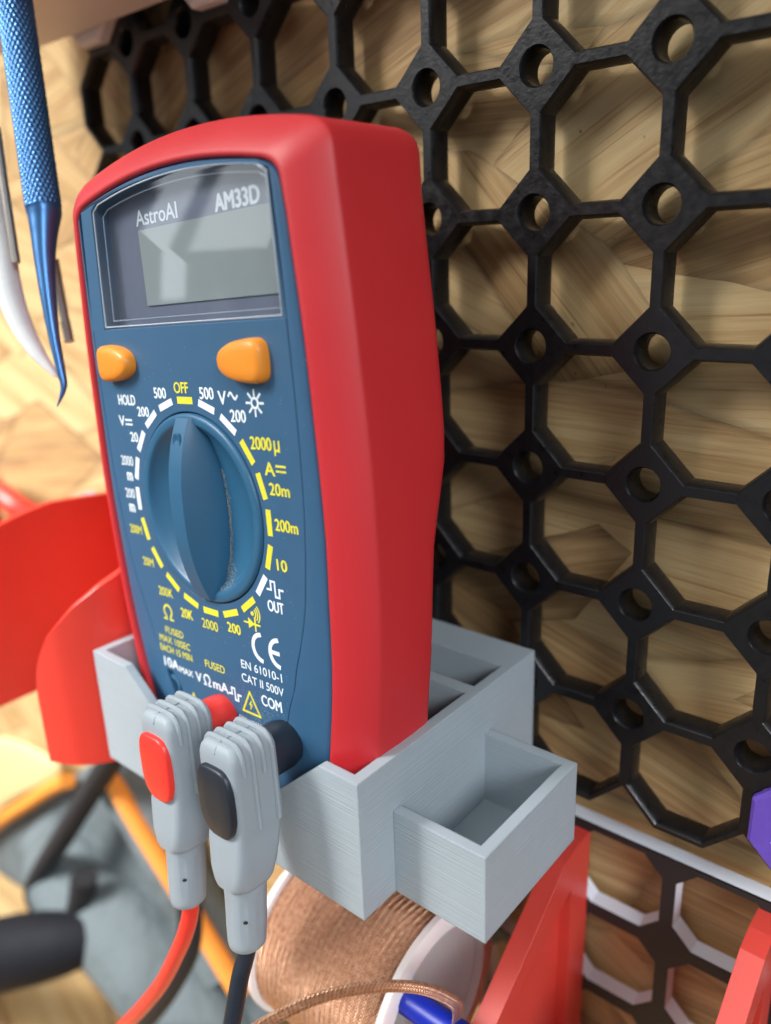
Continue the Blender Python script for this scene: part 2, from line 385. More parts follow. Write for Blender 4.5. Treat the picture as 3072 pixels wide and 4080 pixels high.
def make_lower_tile():
    t = thing('grid_tile', 'white grid tile with black face, mounted on the wood wall below the black pegboard', 'wall tile', (10.7,2.8,-159))
    P = 23.8; H = P/2
    def sq(cx, cz, h, ch, y):
        # chamfered square, 8 points
        k = h-ch
        return [(cx+a, y, cz+b) for a,b in ((h,-k),(h,k),(k,h),(-k,h),(-h,k),(-h,-k),(-k,-h),(k,-h))]
    mbk, mwh = MB(), MB()
    for i in range(-3, 4):
        for j in range(0, 4):
            cx = H+P*i; cz = -(H+P*j)+ (0.6)
            mbk.rings([sq(cx,cz,H,0,0.5), sq(cx,cz,H,0,0), sq(cx,cz,H-1.5,4.4,0), sq(cx,cz,H-1.5,4.4,0.5)], False, False)
            mwh.rings([sq(cx,cz,H,0,0.5), sq(cx,cz,H-1.45,4.4,0.5), sq(cx,cz,H-1.7,4.4,4.4), sq(cx,cz,H,0,4.4)], False, False)
    x0, x1 = -3*P, 4*P; zt = 0.6; zb = -4*P+0.6
    for a,b,m in ((0,0.5,mbk),(0.5,4.4,mwh)):
        for (p,q) in (((x0,zt),(x1,zt)),((x0,zb),(x1,zb)),((x0,zt),(x0,zb)),((x1,zt),(x1,zb))):
            m.add([(p[0],a,p[1]),(q[0],a,q[1]),(q[0],b,q[1]),(p[0],b,p[1])], [(0,1,2,3)])
    build('face_layer', mbk, M['matte_black'], t, merge=True)
    build('tile_body', mwh, M['white_pla'], t, merge=True)
make_lower_tile()

# octagonal snaps sitting in the pegboard
def snap(name, cx, cz, m, label, group=None, proud=2.2, engraved=True):
    mb = MB()
    loops = [octa(0,0,9.6,5.5), octa(0,0,10.9,1.0), octa(0,0,11.4,0.0), octa(0,0,11.4,-proud+0.8), octa(0,0,10.7,-proud)]
    if engraved: loops += [octa(0,0,7.2,-proud), octa(0,0,6.9,-proud+0.35), octa(0,0,6.4,-proud+0.35), octa(0,0,6.1,-proud), ]
    mb.rings(loops)
    o = build(name, mb, m, smooth=True, angle=25); o.location = (cx*MM, 0, cz*MM)
    return tag(o, label, 'snap connector', group)
snap('octagon_snap', 37.5, -137.5, M['purple'], 'purple octagonal snap filling an opening at the lower right of the black pegboard')
snap('octagon_snap', -162.5, 37.5, M['beige'], 'beige octagonal snap at the left top corner of the black pegboard, nearest the hanging tools', 'beige octagonal snaps under the rack', 3.6)
snap('octagon_snap', -112.5, 37.5, M['beige'], 'beige octagonal snap right of the other one, above the third pegboard column', 'beige octagonal snaps under the rack', 3.6)
# beige rack the tools hang from
rk = MB().box(-200, -112, -50, -4.5, 28.5, 60)
tag(build('tool_rack', rk, M['beige'], bevel=1.5), 'beige printed rack at the top left, above the hanging blue tool', 'rack')

# ------------------------------------------------------------------ red open cradle left of the meter
def make_cradle():
    plan = [(-158,-80),(-158,-60),(-158,-40),(-157.8,-26),(-156,-15),(-150,-7),(-141,-4.5),(-128,-4.2),(-115,-5),(-108.5,-10),(-106.5,-20),(-106,-34),(-106.6,-45),(-109.1,-54.5),(-114.2,-60.8),(-118.5,-63.6),(-122.3,-65.1)]
    P = smoothpath([(a,b,0) for a,b in plan], 6); n = len(P)
    top = []
    L = [0]
    for a,b in zip(P,P[1:]): L.append(L[-1]+(b-a).length)
    # tops measured along the sheet: left side arched, right side sweeping down to the lip
    for i,p in enumerate(P):
        if p.x < -141:
            y = p.y; z = lerpt([(-80,-113),(-72,-105),(-65,-101.5),(-53,-98.2),(-47,-96.8),(-38,-95.6),(-28,-96.5),(-17,-97.5),(-4,-97)], y)
        elif p.x < -110 and p.y > -20: z = -97
        else:
            # distance back from the lip
            d = L[-1]-L[i]; z = lerpt([(0,-131),(0.6,-126.5),(1.5,-123),(3,-119.3),(5,-115.6),(8,-111.8),(12,-107.5),(18,-103),(24,-100.2),(34,-98),(60,-97)], d)
        top.append(z)
    t = 2.0; mb = MB(); rings = []
    for i,p in enumerate(P):
        a = P[max(i-1,0)]; b = P[min(i+1,n-1)]; d = (b-a).normalized(); nn = Vector((-d.y,d.x,0))
        q = p + nn*(t)    # inner side
        zt = top[i]; rnd = 0.35
        rings.append([(p.x,p.y,-150.3),(p.x,p.y,zt-rnd),(p.x+nn.x*rnd,p.y+nn.y*rnd,zt),(q.x-nn.x*rnd,q.y-nn.y*rnd,zt),(q.x,q.y,zt-rnd),(q.x,q.y,-150.3)])
    mb.rings(rings)
    return build('tool_cradle', mb, M['red_bright'], smooth=True, angle=40)
tag(make_cradle(), 'bright red open cradle with curved lip, left of the grey meter holder', 'tool holder')
# a blurred small red and blue pair of things further left on the wall
o = build('wall_hook', MB().tube(smoothpath([(-300,6,-150),(-290,-3,-120),(-275,-8,-114),(-258,-8,-117),(-246,-6,-122),(-240,4,-130)]), 4.5, 14), M['red_bright'], smooth=True)
tag(o, 'small blurred red hook on the wall at the far left behind the cradle', 'hook')
o = build('small_clip', MB().box(-214,-192,-6,7,-124,-112), M['lilac'], bevel=2)
tag(o, 'small blurred pale lilac clip on the wall peeking over the red cradle', 'clip')

# ------------------------------------------------------------------ grey meter holder
def hsolid(mb, xs, ys, fn, z0):
    nx, ny = len(xs)-1, len(ys)-1
    H = {}
    for i in range(nx):
        for j in range(ny):
            cs = [(xs[i],ys[j]),(xs[i+1],ys[j]),(xs[i+1],ys[j+1]),(xs[i],ys[j+1])]
            cx, cy = (xs[i]+xs[i+1])/2, (ys[j]+ys[j+1])/2
            H[i,j] = [fn(cx,cy,*c) for c in cs]
            if H[i,j][0] is None: H[i,j] = [z0]*4; continue
            mb.add([(c[0],c[1],h) for c,h in zip(cs,H[i,j])], [(0,1,2,3)])
            mb.add([(c[0],c[1],z0) for c in cs], [(3,2,1,0)])
    g = lambda i,j: H.get((i,j), [z0]*4)
    for i in range(nx+1):
        for j in range(ny):
            a = g(i-1,j); b = g(i,j); x = xs[i]; ya, yb = ys[j], ys[j+1]
            A = (a[1],a[2]); B = (b[0],b[3])
            if abs(A[0]-B[0])+abs(A[1]-B[1]) > 1e-6:
                mb.add([(x,ya,A[0]),(x,yb,A[1]),(x,yb,B[1]),(x,ya,B[0])], [(0,1,2,3)])
    for i in range(nx):
        for j in range(ny+1):
            a = g(i,j-1); b = g(i,j); y = ys[j]; xa, xb = xs[i], xs[i+1]
            A = (a[3],a[2]); B = (b[0],b[1])
            if abs(A[0]-B[0])+abs(A[1]-B[1]) > 1e-6:
                mb.add([(xa,y,A[0]),(xb,y,A[1]),(xb,y,B[1]),(xa,y,B[0])], [(0,1,2,3)])
ZT, ZB = -116.8, -145.6
def make_holder():
    mb = MB()
    xs = [-104.2,-102,-91.2,-72,-52,-31,-24.3,-22]
    ys = [-60,-58,-24.2,-21.2,-10.5,-0.3]
    notch = [(-104.2,ZT),(-91.2,ZT),(-72,ZT-15.5),(-52,ZT-18.5),(-31,ZT),(-22,ZT)]
    def fn(cx, cy, x, y):
        if cy < -58: return lerpt([(a,b) for a,b in notch], x)
        if cx < -102 or cx > -24.3: return ZT
        if cy < -24.2: return ZB+2.2
        if cy < -21.2: return ZT
        if cy < -10.5: return ZB+2.2
        return ZT
    hsolid(mb, xs, ys, fn, ZB)
    PT = -127.6
    xs2 = [-22,-4.4,-2.1]; ys2 = [-51,-48.8,-20.4,-18.2]
    def f2(cx, cy, x, y):
        if cx < -4.4 and -48.8 < cy < -20.4: return ZB+1.8
        return PT
    mb2 = MB(); hsolid(mb2, xs2, ys2, f2, ZB)
    t = thing('meter_holder', 'light grey printed wall holder that the multimeter stands in, with a square side pocket', 'holder', (0,0,0))
    build('holder_box', mb, M['grey_pla'], t, merge=True)
    build('side_pocket', mb2, M['grey_pla'], t, merge=True)
make_holder()

# ------------------------------------------------------------------ the multimeter
RM = rodr((-0.0309455, -0.0657891, -0.0284))
MW = Matrix.Translation(Vector((-65.236,-54.663,-76.875))*MM) @ RM.to_4x4()
meter = thing('multimeter', 'handheld digital multimeter in a red case with blue face, standing in the grey holder', 'multimeter', mat=MW)
CU = 0.5
RHW = [(-70,35.0),(-60,36.2),(-54,36.8),(-41,37.9),(-25,39.8),(-10,40.9),(8,41.1),(22,40.5),(37,39.6),(50,38.6),(58,37.9)]
BHW = [(-66,24),(-60,26.3),(-43,29.8),(-27,32.3),(-12,33.2),(0,33.7),(17,33.3),(33,32.6),(50,31.2),(56,30.4)]
GHW = [(-60,12),(-35,21.1),(-27,24.0),(-19,26.7),(-14,28.0),(-5,29.2),(5,30.0),(20,30.2),(45,29.6),(57,29.0)]
def catm(tab, x):
    tab = sorted(tab); n = len(tab)
    if x <= tab[0][0]: return tab[0][1]
    if x >= tab[-1][0]: return tab[-1][1]
    for i in range(n-1):
        if x <= tab[i+1][0]:
            p0 = tab[max(i-1,0)][1]; p1 = tab[i][1]; p2 = tab[i+1][1]; p3 = tab[min(i+2,n-1)][1]
            t = (x-tab[i][0])/(tab[i+1][0]-tab[i][0])
            return 0.5*((2*p1)+(-p0+p2)*t+(2*p0-5*p1+4*p2-p3)*t*t+(-p0+3*p1-3*p2+p3)*t**3)
def outline(tab, vb, vs, vtop, apex, rc, nside=26, ntop=22, nc=7, nbot=6):
    # closed loop, same number of points for every outline: right side up, corner, top arc, corner, left side down, bottom
    hb = catm(tab, vb); pts = []
    for k in range(nside):
        v = vb + 3 + (vs-vb-3)*k/(nside-1); pts.append((catm(tab, v), v))
    hs = catm(tab, vs)
    arc = lambda u: vtop + (apex-vtop)*(1-(u/hs)**2)
    # corner as a quadratic bezier to the arc start
    u1 = hs-rc
    P0 = (hs, vs); P1 = (hs-0.25, arc(hs)+0.2); P2 = (u1, arc(u1))
    for k in range(1, nc+1):
        t = k/nc; pts.append(tuple((1-t)**2*a+2*t*(1-t)*b+t*t*c for a,b,c in zip(P0,P1,P2)))
    for k in range(1, ntop):
        u = u1 - 2*u1*k/ntop; pts.append((u, arc(u)))
    right = pts[:nside+nc]
    pts += [(-u,v) for u,v in reversed(right)]
    # rounded bottom
    for k in range(1, nbot):
        a = -hb+3 + (2*hb-6)*(k-1)/(nbot-2); pts.append((a, vb))
    return [(u+CU, v) for u,v in pts]
RED = outline(RHW, -70, 58.5, 62.6, 67.6, 5.5)
BLU = outline(BHW, -66, 54.5, 57.2, 61.2, 4.5)
GRV = outline(GHW, -56, 56.0, 57.0, 60.3, 2.5)
assert len(RED) == len(BLU) == len(GRV)
def mix(A, B, t): return [((1-t)*a[0]+t*b[0], (1-t)*a[1]+t*b[1]) for a,b in zip(A,B)]
WB = [(-70,20.3),(-42,20.4),(-33,20.5),(-15,20.6),(-6,21.3),(2,23.5),(8,25.3),(14,26),(30,26.2),(50,26.2),(60,26.8),(70,27)]
def red_body():
    rings = []
    for t, w in ((1.0,3.2),(1.0,1.55),(0.985,0.9),(0.955,0.45),(0.91,0.22),(0.85,0.25),(0.78,0.45),(0.55,1.40),(0.30,2.85),(0.12,4.15),(0.035,4.85),(0.008,5.15),(0.0,5.6)):
        rings.append([(u, w, v) for u,v in mix(RED, BLU, t)])
    for k, s in ((0.15,0.0),(0.35,-0.002),(0.6,0.0),(0.8,0.004),(0.9,0.006),(0.96,0.012),(0.99,0.028),(1.0,0.06)):
        r = []
        for u,v in RED:
            wb = catm(WB, v); w = 5.6+(wb-5.6)*k
            # the top dips a little towards the back
            r.append((CU+(u-CU)*(1-s), w, v*(1-s*0.5) - (-0.9*k*k if v > 58 else 0)))
        rings.append(r)
    mb = MB().rings(rings, False, True)
    return build('case', mb, M['red_case'], meter, smooth=True, angle=60)
red_body()
def blue_front():
    rings = []
    for t, w in ((0.0,3.0),(0.0,1.7),(0.06,1.25),(0.2,0.85),(0.45,0.42),(0.75,0.12),(0.95,0.02),(1.0,0.06),(1.0,0.9)):
        rings.append([(u, w, v) for u,v in mix(BLU, GRV, t)])
    mb = MB().rings(rings, False, False)
    return build('front_bezel', mb, M['blue_case'], meter, smooth=True, angle=50)
blue_front()

# face plate with openings (triangulated between its outline and the holes)
def plate(name, outer, holes, w, depth, m, parent, lip=0.25):
    bm = bmesh.new()
    def loop(pts, ww): return [bm.verts.new((u*MM, ww*MM, v*MM)) for u,v in pts]
    es = []; top = []
    for pts in [outer]+holes:
        vs = loop(pts, w); top.append(vs)
        es += [bm.edges.new((vs[i], vs[(i+1)%len(vs)])) for i in range(len(vs))]
    bmesh.ops.triangle_fill(bm, use_beauty=True, use_dissolve=False, edges=es, normal=(0,-1,0))
    for k, pts in enumerate([outer]+holes):
        c = (sum(p[0] for p in pts)/len(pts), sum(p[1] for p in pts)/len(pts))
        vs = top[k]; n = len(vs)
        s = 1 if k == 0 else -1
        def off(pt, d):
            dx, dy = pt[0]-c[0], pt[1]-c[1]; L = math.hypot(dx,dy); return (pt[0]+dx/L*d*s, pt[1]+dy/L*d*s)
        v1 = loop([off(p, lip*0.55) for p in pts], w+lip*0.25); v2 = loop([off(p, lip) for p in pts], w+lip); v3 = loop([off(p, lip) for p in pts], w+depth)
        for a, b in ((vs,v1),(v1,v2),(v2,v3)):
            for i in range(n): bm.faces.new((a[i], a[(i+1)%n], b[(i+1)%n], b[i]))
    bmesh.ops.recalc_face_normals(bm, faces=bm.faces)
    me = bpy.data.meshes.new(name); bm.to_mesh(me); bm.free()
    o = bpy.data.objects.new(name, me); COL.objects.link(o); o.parent = parent; me.materials.append(m)
    return o
def circ(u, v, r, n=40): return [(u+r*math.cos(2*PI*k/n), v+r*math.sin(2*PI*k/n)) for k in range(n)]
VW = 34.35    # seam between window and face plate
out_pl = []
for k in range(40):
    v = -55+ (VW+55)*k/39; out_pl.append((CU+catm(GHW, v)-0.35, v))
out_pl = out_pl + [(2*CU-u, v) for u,v in reversed(out_pl)]
JACKS = [(-18.2,-42.3),(0.5,-43.2),(19.4,-43.0)]
DC = (0.5, 0.0)
face = plate('face_plate', out_pl, [circ(*DC, 19.0, 72)]+[circ(*JACKS[0],4.2)], -0.02, 1.6, M['blue_case'], meter)
# window: recessed tray, dark surround, LCD, printed names, clear cover
WIN_L, WIN_R, WIN_B = -24.6, 29.6, 34.6
def wtop(u): return 57.3+2.9*(1-((u-CU-2)/27.5)**2)
def win_outline(inset, n=24):
    pts = [(WIN_L+inset, WIN_B+inset)]
    pts += [(WIN_R-inset, WIN_B+inset)]
    pr = 23.6 if False else WIN_R-0.6
    for k in range(n+1):
        u = (pr-inset) + ((WIN_L+1.4+inset)-(pr-inset))*k/n
        pts.append((u, wtop(u)-inset - (0.8 if k in (0,n) else 0)))
    return pts
mb = MB()
# bezel ring around the window: from the groove outline inwards
WO = win_outline(0); 
ring_o = []
for (u,v) in WO:
    c = (2.5, 46)
    if v < 40: ring_o.append((CU+29.85 if u > 0 else CU-29.85, VW+0.05))
    else:
        tt = (u-WIN_L)/(WIN_R-WIN_L); uu = CU-29.3+58.6*tt
        ring_o.append((uu, 57.0+3.3*(1-((uu-CU)/29.3)**2)-0.25))
mb.rings([[(u,-0.02,v) for u,v in ring_o], [(u,-0.02,v) for u,v in win_outline(-0.25)], [(u,0.25,v) for u,v in WO], [(u,1.2,v) for u,v in win_outline(0.05)], [(u,3.5,v) for u,v in win_outline(0.1)]], False, False)
build('window_surround', mb, M['blue_case'], meter, smooth=True, angle=40)
disp = build('display_panel', MB().rings([[(u,3.4,v) for u,v in win_outline(-0.8)]], True, False), M['lcd_frame'], meter)
build('screen', MB().prism([(-13.0,38.4),(26.0,38.4),(26.0,52.3),(-13.0,52.3)], 'y', 3.1, 3.38), M['lcd'], disp, bevel=0.1)
mb = MB(); mb.rings([[(u,0.95,v) for u,v in win_outline(0.1)], [(u,0.35,v) for u,v in win_outline(0.1)], [(u,0.10,v) for u,v in win_outline(0.35)], [(u,-0.02,v) for u,v in win_outline(1.1)]], False, True)
cover = build('clear_cover', mb, M['glass'], meter, smooth=True, angle=30)
co = [Vector((u,0.12,v)) for u,v in win_outline(0.35)]; co.append(co[0])
build('edge_glint', MB().tube(co, 0.16, 8, up=(0,1,0)), M['glint_grey'], cover, smooth=True)  # pale thin tube painting the highlight along the cover's bevel
co = [Vector((u,1.4,v)) for u,v in win_outline(1.5)]; co.append(co[0])
build('edge_glint', MB().tube(co, 0.12, 8, up=(0,1,0)), M['glint_grey'], cover, smooth=True)  # second painted highlight line, set further in and deeper

# printed lettering
def text_mesh(s):
    cu = bpy.data.curves.new('t', 'FONT'); cu.body = s; cu.size = 1.0; cu.fill_mode = 'FRONT'; cu.resolution_u = 6
    ob = bpy.data.objects.new('t', cu); COL.objects.link(ob)
    dg = bpy.context.evaluated_depsgraph_get(); me = bpy.data.meshes.new_from_object(ob.evaluated_get(dg))
    bpy.data.objects.remove(ob); bpy.data.curves.remove(cu)
    return me
def text(s, u, v, h, width, m, w=-0.06, parent=None, bold=0.09, name='lettering', cap=0.729):
    # centre (u,v), cap height h, total width; emboldened by laying shifted copies of the outlines side by side
    me0 = text_mesh(s)
    vs = [x.co.copy() for x in me0.vertices]; fs = [tuple(p.vertices) for p in me0.polygons]
    x0 = min(q.x for q in vs); x1 = max(q.x for q in vs)
    bpy.data.meshes.remove(me0)
    b = bold*h*0.5*(0.45 if width/len(s) < 1.35 else 1.0)
    sx = (width-2*b)/(x1-x0); sz = h/cap
    mb = MB()
    for k, (dx, dz) in enumerate(((-b,0),(b,0),(0,b*0.6),(0,-b*0.6))):
        mb.add([(u+(q.x-(x0+x1)/2)*sx+dx, w-0.004*k, v-h/2+q.y*sz+dz) for q in vs], fs)
    return build(name, mb, m, parent if parent else face)
def shape(name, polys, m, w=-0.06, parent=None):
    mb = MB()
    for i,p in enumerate(polys):
        mb.rings([[(u, w-0.003*(i%3), v) for u,v in p], [(u, 0.0, v) for u,v in p]])
    return build(name, mb, m, parent if parent else face)
def stroke(pts, wd):
    # open polyline as quads
    out = []
    for (a,b) in zip(pts, pts[1:]):
        dx, dy = b[0]-a[0], b[1]-a[1]; L = math.hypot(dx,dy); nx, ny = -dy/L*wd/2, dx/L*wd/2; ex, ey = dx/L*wd/2, dy/L*wd/2
        out.append([(a[0]+nx-ex,a[1]+ny-ey),(a[0]-nx-ex,a[1]-ny-ey),(b[0]-nx+ex,b[1]-ny+ey),(b[0]+nx+ex,b[1]+ny+ey)])
    return out
def arcstroke(cx, cy, r, a0, a1, wd, n=10):
    return stroke([(cx+r*math.cos(math.radians(a0+(a1-a0)*k/n)), cy+r*math.sin(math.radians(a0+(a1-a0)*k/n))) for k in range(n+1)], wd)
W_, Y_ = M['white_ink'], M['yellow_ink']
text('AstroAI', -6.8, 54.6, 2.9, 13.6, W_, 3.36, disp, 0.05)
text('AM33D', 16.9, 54.2, 2.9, 12.0, W_, 3.36, disp, 0.13)
for s,u,v,h,wd,m in [
    ('OFF',-0.6,23.3,2.1,4.6,Y_), ('500',-7.8,22.2,2.1,4.2,W_), ('HOLD',-20.1,20.6,2.1,6.4,W_), ('200',-14.6,18.4,2.0,4.2,W_),
    ('20',-19.2,13.1,2.0,2.9,W_), ('2000',-23.3,7.9,2.1,4.6,W_), ('m',-23.0,5.0,2.7,2.2,W_), ('200',-23.9,0.9,2.1,3.6,W_), ('m',-23.9,-1.9,2.7,2.2,W_),
    ('200M',-23.7,-7.0,1.9,4.6,Y_), ('20M',-20.6,-13.8,1.9,4.0,Y_), ('200K',-15.4,-19.6,2.0,5.2,Y_), ('20K',-8.5,-23.1,2.1,4.3,Y_),
    ('2000',-0.8,-23.8,2.1,5.3,Y_), ('200',7.1,-22.8,2.1,4.2,Y_), ('500',7.1,22.4,2.2,4.3,W_), ('200',15.5,18.6,2.2,4.4,W_),
    ('2000',20.9,14.1,2.3,5.7,Y_), ('20m',24.6,6.3,2.2,5.3,Y_), ('200m',25.5,0.0,2.2,6.0,Y_), ('10',23.3,-7.4,2.2,2.8,Y_), ('OUT',20.4,-15.7,2.2,4.5,W_),
    ('FUSED',-14.2,-28.5,1.6,6.6,Y_), ('MAX 10SEC',-14.6,-30.8,1.6,11.3,Y_), ('EACH 15 MIN',-14.6,-33.1,1.6,11.8,Y_),
    ('10A',-17.0,-36.3,2.3,5.6,W_), ('MAX',-11.6,-36.9,1.5,4.8,W_), ('FUSED',-0.9,-32.9,1.7,6.6,Y_),
    ('EN 61010-1',14.1,-29.8,1.8,12.0,W_), ('CAT II 500V',14.0,-32.7,1.8,12.4,W_), ('COM',16.2,-36.0,2.3,6.0,W_), ('500V MAX',8.9,-42.2,1.2,7.0,W_),
    ('V',11.6,21.7,2.5,2.5,W_), ('V',-23.0,16.3,2.2,2.2,W_), ('A',22.6,9.8,2.4,2.8,Y_), ('V',-7.2,-36.9,2.2,2.2,W_), ('mA',0.3,-36.9,2.2,5.2,W_)]:
    text(s, u, v, h, wd, m)
def tilde(cx, cy, s): return stroke([(cx+s*(k/10-0.5)*2, cy+0.42*s*math.sin(2*PI*k/10)) for k in range(11)], 0.42)
shape('ac_mark', tilde(14.6, 22.0, 1.2), W_)
def dcmark(cx, cy): return stroke([(cx-1.1,cy+0.45),(cx+1.1,cy+0.45)],0.38)+stroke([(cx-1.1,cy-0.45),(cx-0.65,cy-0.45)],0.36)+stroke([(cx-0.2,cy-0.45),(cx+0.2,cy-0.45)],0.36)+stroke([(cx+0.65,cy-0.45),(cx+1.1,cy-0.45)],0.36)
shape('dc_mark', dcmark(-20.5,16.0), W_)
shape('dc_mark', dcmark(25.5,9.9), Y_)
def mu(u, v): return stroke([(u-0.55,v+0.75),(u-0.55,v-1.5)],0.36)+stroke([(u-0.55,v-0.45),(u-0.25,v-0.8),(u+0.2,v-0.8),(u+0.5,v-0.4)],0.34)+stroke([(u+0.55,v+0.75),(u+0.55,v-0.85)],0.36)
shape('micro_mark', mu(25.0,13.8), Y_)
def omega(cx, cy, s, wd): return arcstroke(cx, cy+0.15*s, s*0.85, -55, 235, wd, 16)+stroke([(cx+0.49*s,cy-0.55*s),(cx+0.42*s,cy-0.98*s),(cx+s,cy-0.98*s)],wd)+stroke([(cx-0.49*s,cy-0.55*s),(cx-0.42*s,cy-0.98*s),(cx-s,cy-0.98*s)],wd)
shape('ohm_mark', omega(-15.6,-24.3,1.6,0.42), Y_)
shape('ohm_mark', omega(-4.3,-36.9,1.15,0.36), W_)
shape('sun_mark', arcstroke(20.4,20.9,0.85,0,360,0.4,14)+sum([stroke([(20.4+1.35*math.cos(a),20.9+1.35*math.sin(a)),(20.4+2.15*math.cos(a),20.9+2.15*math.sin(a))],0.4) for a in [k*PI/4 for k in range(8)]],[]), W_)
def pulse(x,y,s): return stroke([(x-1.9*s,y-0.2*s),(x-1.0*s,y-0.2*s),(x-1.0*s,y+1.3*s),(x,y+1.3*s),(x,y-1.3*s),(x+1.0*s,y-1.3*s),(x+1.0*s,y+0.1*s),(x+1.9*s,y+0.1*s)],0.40)
shape('pulse_mark', pulse(20.7,-12.4,1.1), W_)
shape('pulse_mark', pulse(4.9,-37.4,0.95), W_)
shape('diode_mark', [[(11.9,-19.5),(11.9,-21.7),(13.7,-20.6)]]+stroke([(10.7,-20.6),(15.2,-20.6)],0.36)+stroke([(13.9,-19.4),(13.9,-21.8)],0.42)
      +[circ(13.3,-18.5,0.45,14)]+arcstroke(13.3,-18.5,1.0,-40,45,0.30,5)+arcstroke(13.3,-18.5,1.6,-40,45,0.30,6)+arcstroke(13.3,-18.5,2.2,-40,45,0.30,7), Y_)
# CE letters
shape('approval_mark', arcstroke(15.2,-25.1,2.65,100,260,0.85,14)+arcstroke(20.1,-25.1,2.65,100,260,0.85,14)+stroke([(17.6,-25.1),(19.7,-25.1)],0.8), W_)
def tri(cx, cy, s):
    P = [(cx,cy+s*1.15),(cx-s*1.12,cy-s*0.8),(cx+s*1.12,cy-s*0.8),(cx,cy+s*1.15)]
    return stroke(P,0.42)+stroke([(cx+0.25,cy+0.7),(cx-0.3,cy+0.05),(cx+0.3,cy-0.05),(cx-0.15,cy-0.85)],0.3)
shape('warning_mark', tri(9.7,-38.3,2.35), Y_)
shape('warning_mark', tri(-10.0,-44.1,2.2), Y_)
# bars round the dial
for k in range(20):
    a0 = k*18; yellow = k in (0,3,4,5,6,8,9,10,11,12,13,14)
    cx, cy = 0.1, 0.0
    half = 6.7 if k in (0,8,9,10,11) else 7.0
    p = []
    ri, ro = 20.15, 21.85
    # a straight bar, tangent to the dial
    c = math.radians(90-a0); tx, ty = -math.sin(c), math.cos(c); rm = 20.9
    hl = 2.4; ht = 0.66
    mx_, my_ = cx+rm*math.cos(c), cy+rm*math.sin(c)
    ex, ey = math.cos(c), math.sin(c)
    quad = [(mx_+tx*a*hl+ex*b*ht, my_+ty*a*hl+ey*b*ht) for a,b in ((-1,-1),(1,-1),(1,1),(-1,1))]
    shape('scale_bar', [quad], Y_ if yellow else W_)

# dial
def make_dial():
    n = 72; mb = MB()
    def ring(r, w): return [(DC[0]+r*math.cos(2*PI*k/n), w, DC[1]+r*math.sin(2*PI*k/n)) for k in range(n)]
    mb.rings([ring(18.55,1.6), ring(18.55,-0.1), ring(18.35,-0.45), ring(17.9,-0.6), ring(16.9,-0.6), ring(16.5,-0.45), ring(16.2,0.0), ring(14.5,1.5), ring(10,2.6), ring(4,3.0)], False, True)
    d = build('dial', mb, M['blue_dial'], meter, smooth=True, angle=50)
    rings = []
    for i in range(25):
        v = -17.8+35.6*i/24; s = v/17.8
        wt = -1.2-3.6*(1-abs(s)**2.4)           # ridge height
        ht = 2.05; hbase = 2.3+2.9*max(0,1-abs(s)**2.0)**0.8
        wb = 2.4*(1-abs(s)**3)-0.2
        r = [(-hbase,wb+1.2),(-hbase,wb),(-ht-0.35-(hbase-ht)*0.45,wb+(wt-wb)*0.35),(-ht-0.12,wt+0.22),(-ht+0.08,wt),(0,wt-0.03),(ht-0.08,wt),(ht+0.12,wt+0.22),(ht+0.35+(hbase-ht)*0.45,wb+(wt-wb)*0.35),(hbase,wb),(hbase,wb+1.2)]
        rings.append([(DC[0]+a-0.2, w, DC[1]+v) for a,w in r])
    k = build('knob_grip', MB().rings(rings), M['blue_dial'], d, smooth=True, angle=38)
    # pointer dimple
    mb = MB(); cu_, cv = DC[0]-0.2, 13.6
    def rg(r, w): return [(cu_+r*math.cos(2*PI*j/20), w, cv+1.35*r*math.sin(2*PI*j/20)) for j in range(20)]
    wz = -1.2-3.6*(1-abs(13.6/17.8)**2.4)-0.12
    mb.rings([rg(1.25,wz+0.3), rg(1.15,wz-0.12), rg(0.95,wz-0.12), rg(0.7,wz+0.12), rg(0.3,wz+0.16)], False, True)
    build('pointer_dot', mb, M['blue_dial'], d, smooth=True, angle=60)
make_dial()
# dust caught beside the grip
def dust_patch():
    mb = MB(); rnd = random.Random(3)
    for k in range(700):
        v = -16.2+rnd.random()**1.9*24; s = v/17.8
        hb = 2.4+2.9*max(0,1-abs(s)**2)**0.8
        spread = 0.5+3.2*max(0,(-9.5-v)/6)
        u = DC[0]-0.2+hb+abs(rnd.gauss(0,spread))
        if math.hypot(u-DC[0], v) > 16.2: continue
        rr = math.hypot(u-DC[0], v)
        w = lerpt([(4,3.0),(10,2.6),(14.5,1.5),(16.2,0.0)], rr)-0.04
        e = 0.03+0.045*rnd.random()
        mb.box(u-e,u+e,w-e*0.5,w+e,v-e,v+e)
    return mb
build('dust', dust_patch(), plastic('dust', (0.30,0.31,0.28), 0.9, 0.2), meter)
def rubbed():
    mb = MB(); rnd = random.Random(9)
    for k in range(1300):
        u = 12+rnd.gauss(0,5.0); v = -40+rnd.gauss(0,2.6)
        if any(math.hypot(u-a, v-b) < 5.0 for a,b in JACKS) or abs(u-CU) > catm(GHW, v)-0.6: continue
        e = 0.02+0.04*rnd.random(); mb.box(u-e,u+e,-0.05,-0.02,v-e,v+e)
    for k in range(260):
        u = rnd.uniform(-26,28); v = rnd.uniform(-36,33)
        if math.hypot(u-DC[0],v) < 19.6 or abs(u-CU) > catm(GHW, v)-0.6: continue
        e = 0.03+0.04*rnd.random(); mb.box(u-e,u+e,-0.05,-0.02,v-e,v+e)
    return mb
build('face_specks', rubbed(), plastic('speck', (0.20,0.29,0.38), 0.8, 0.2), meter)

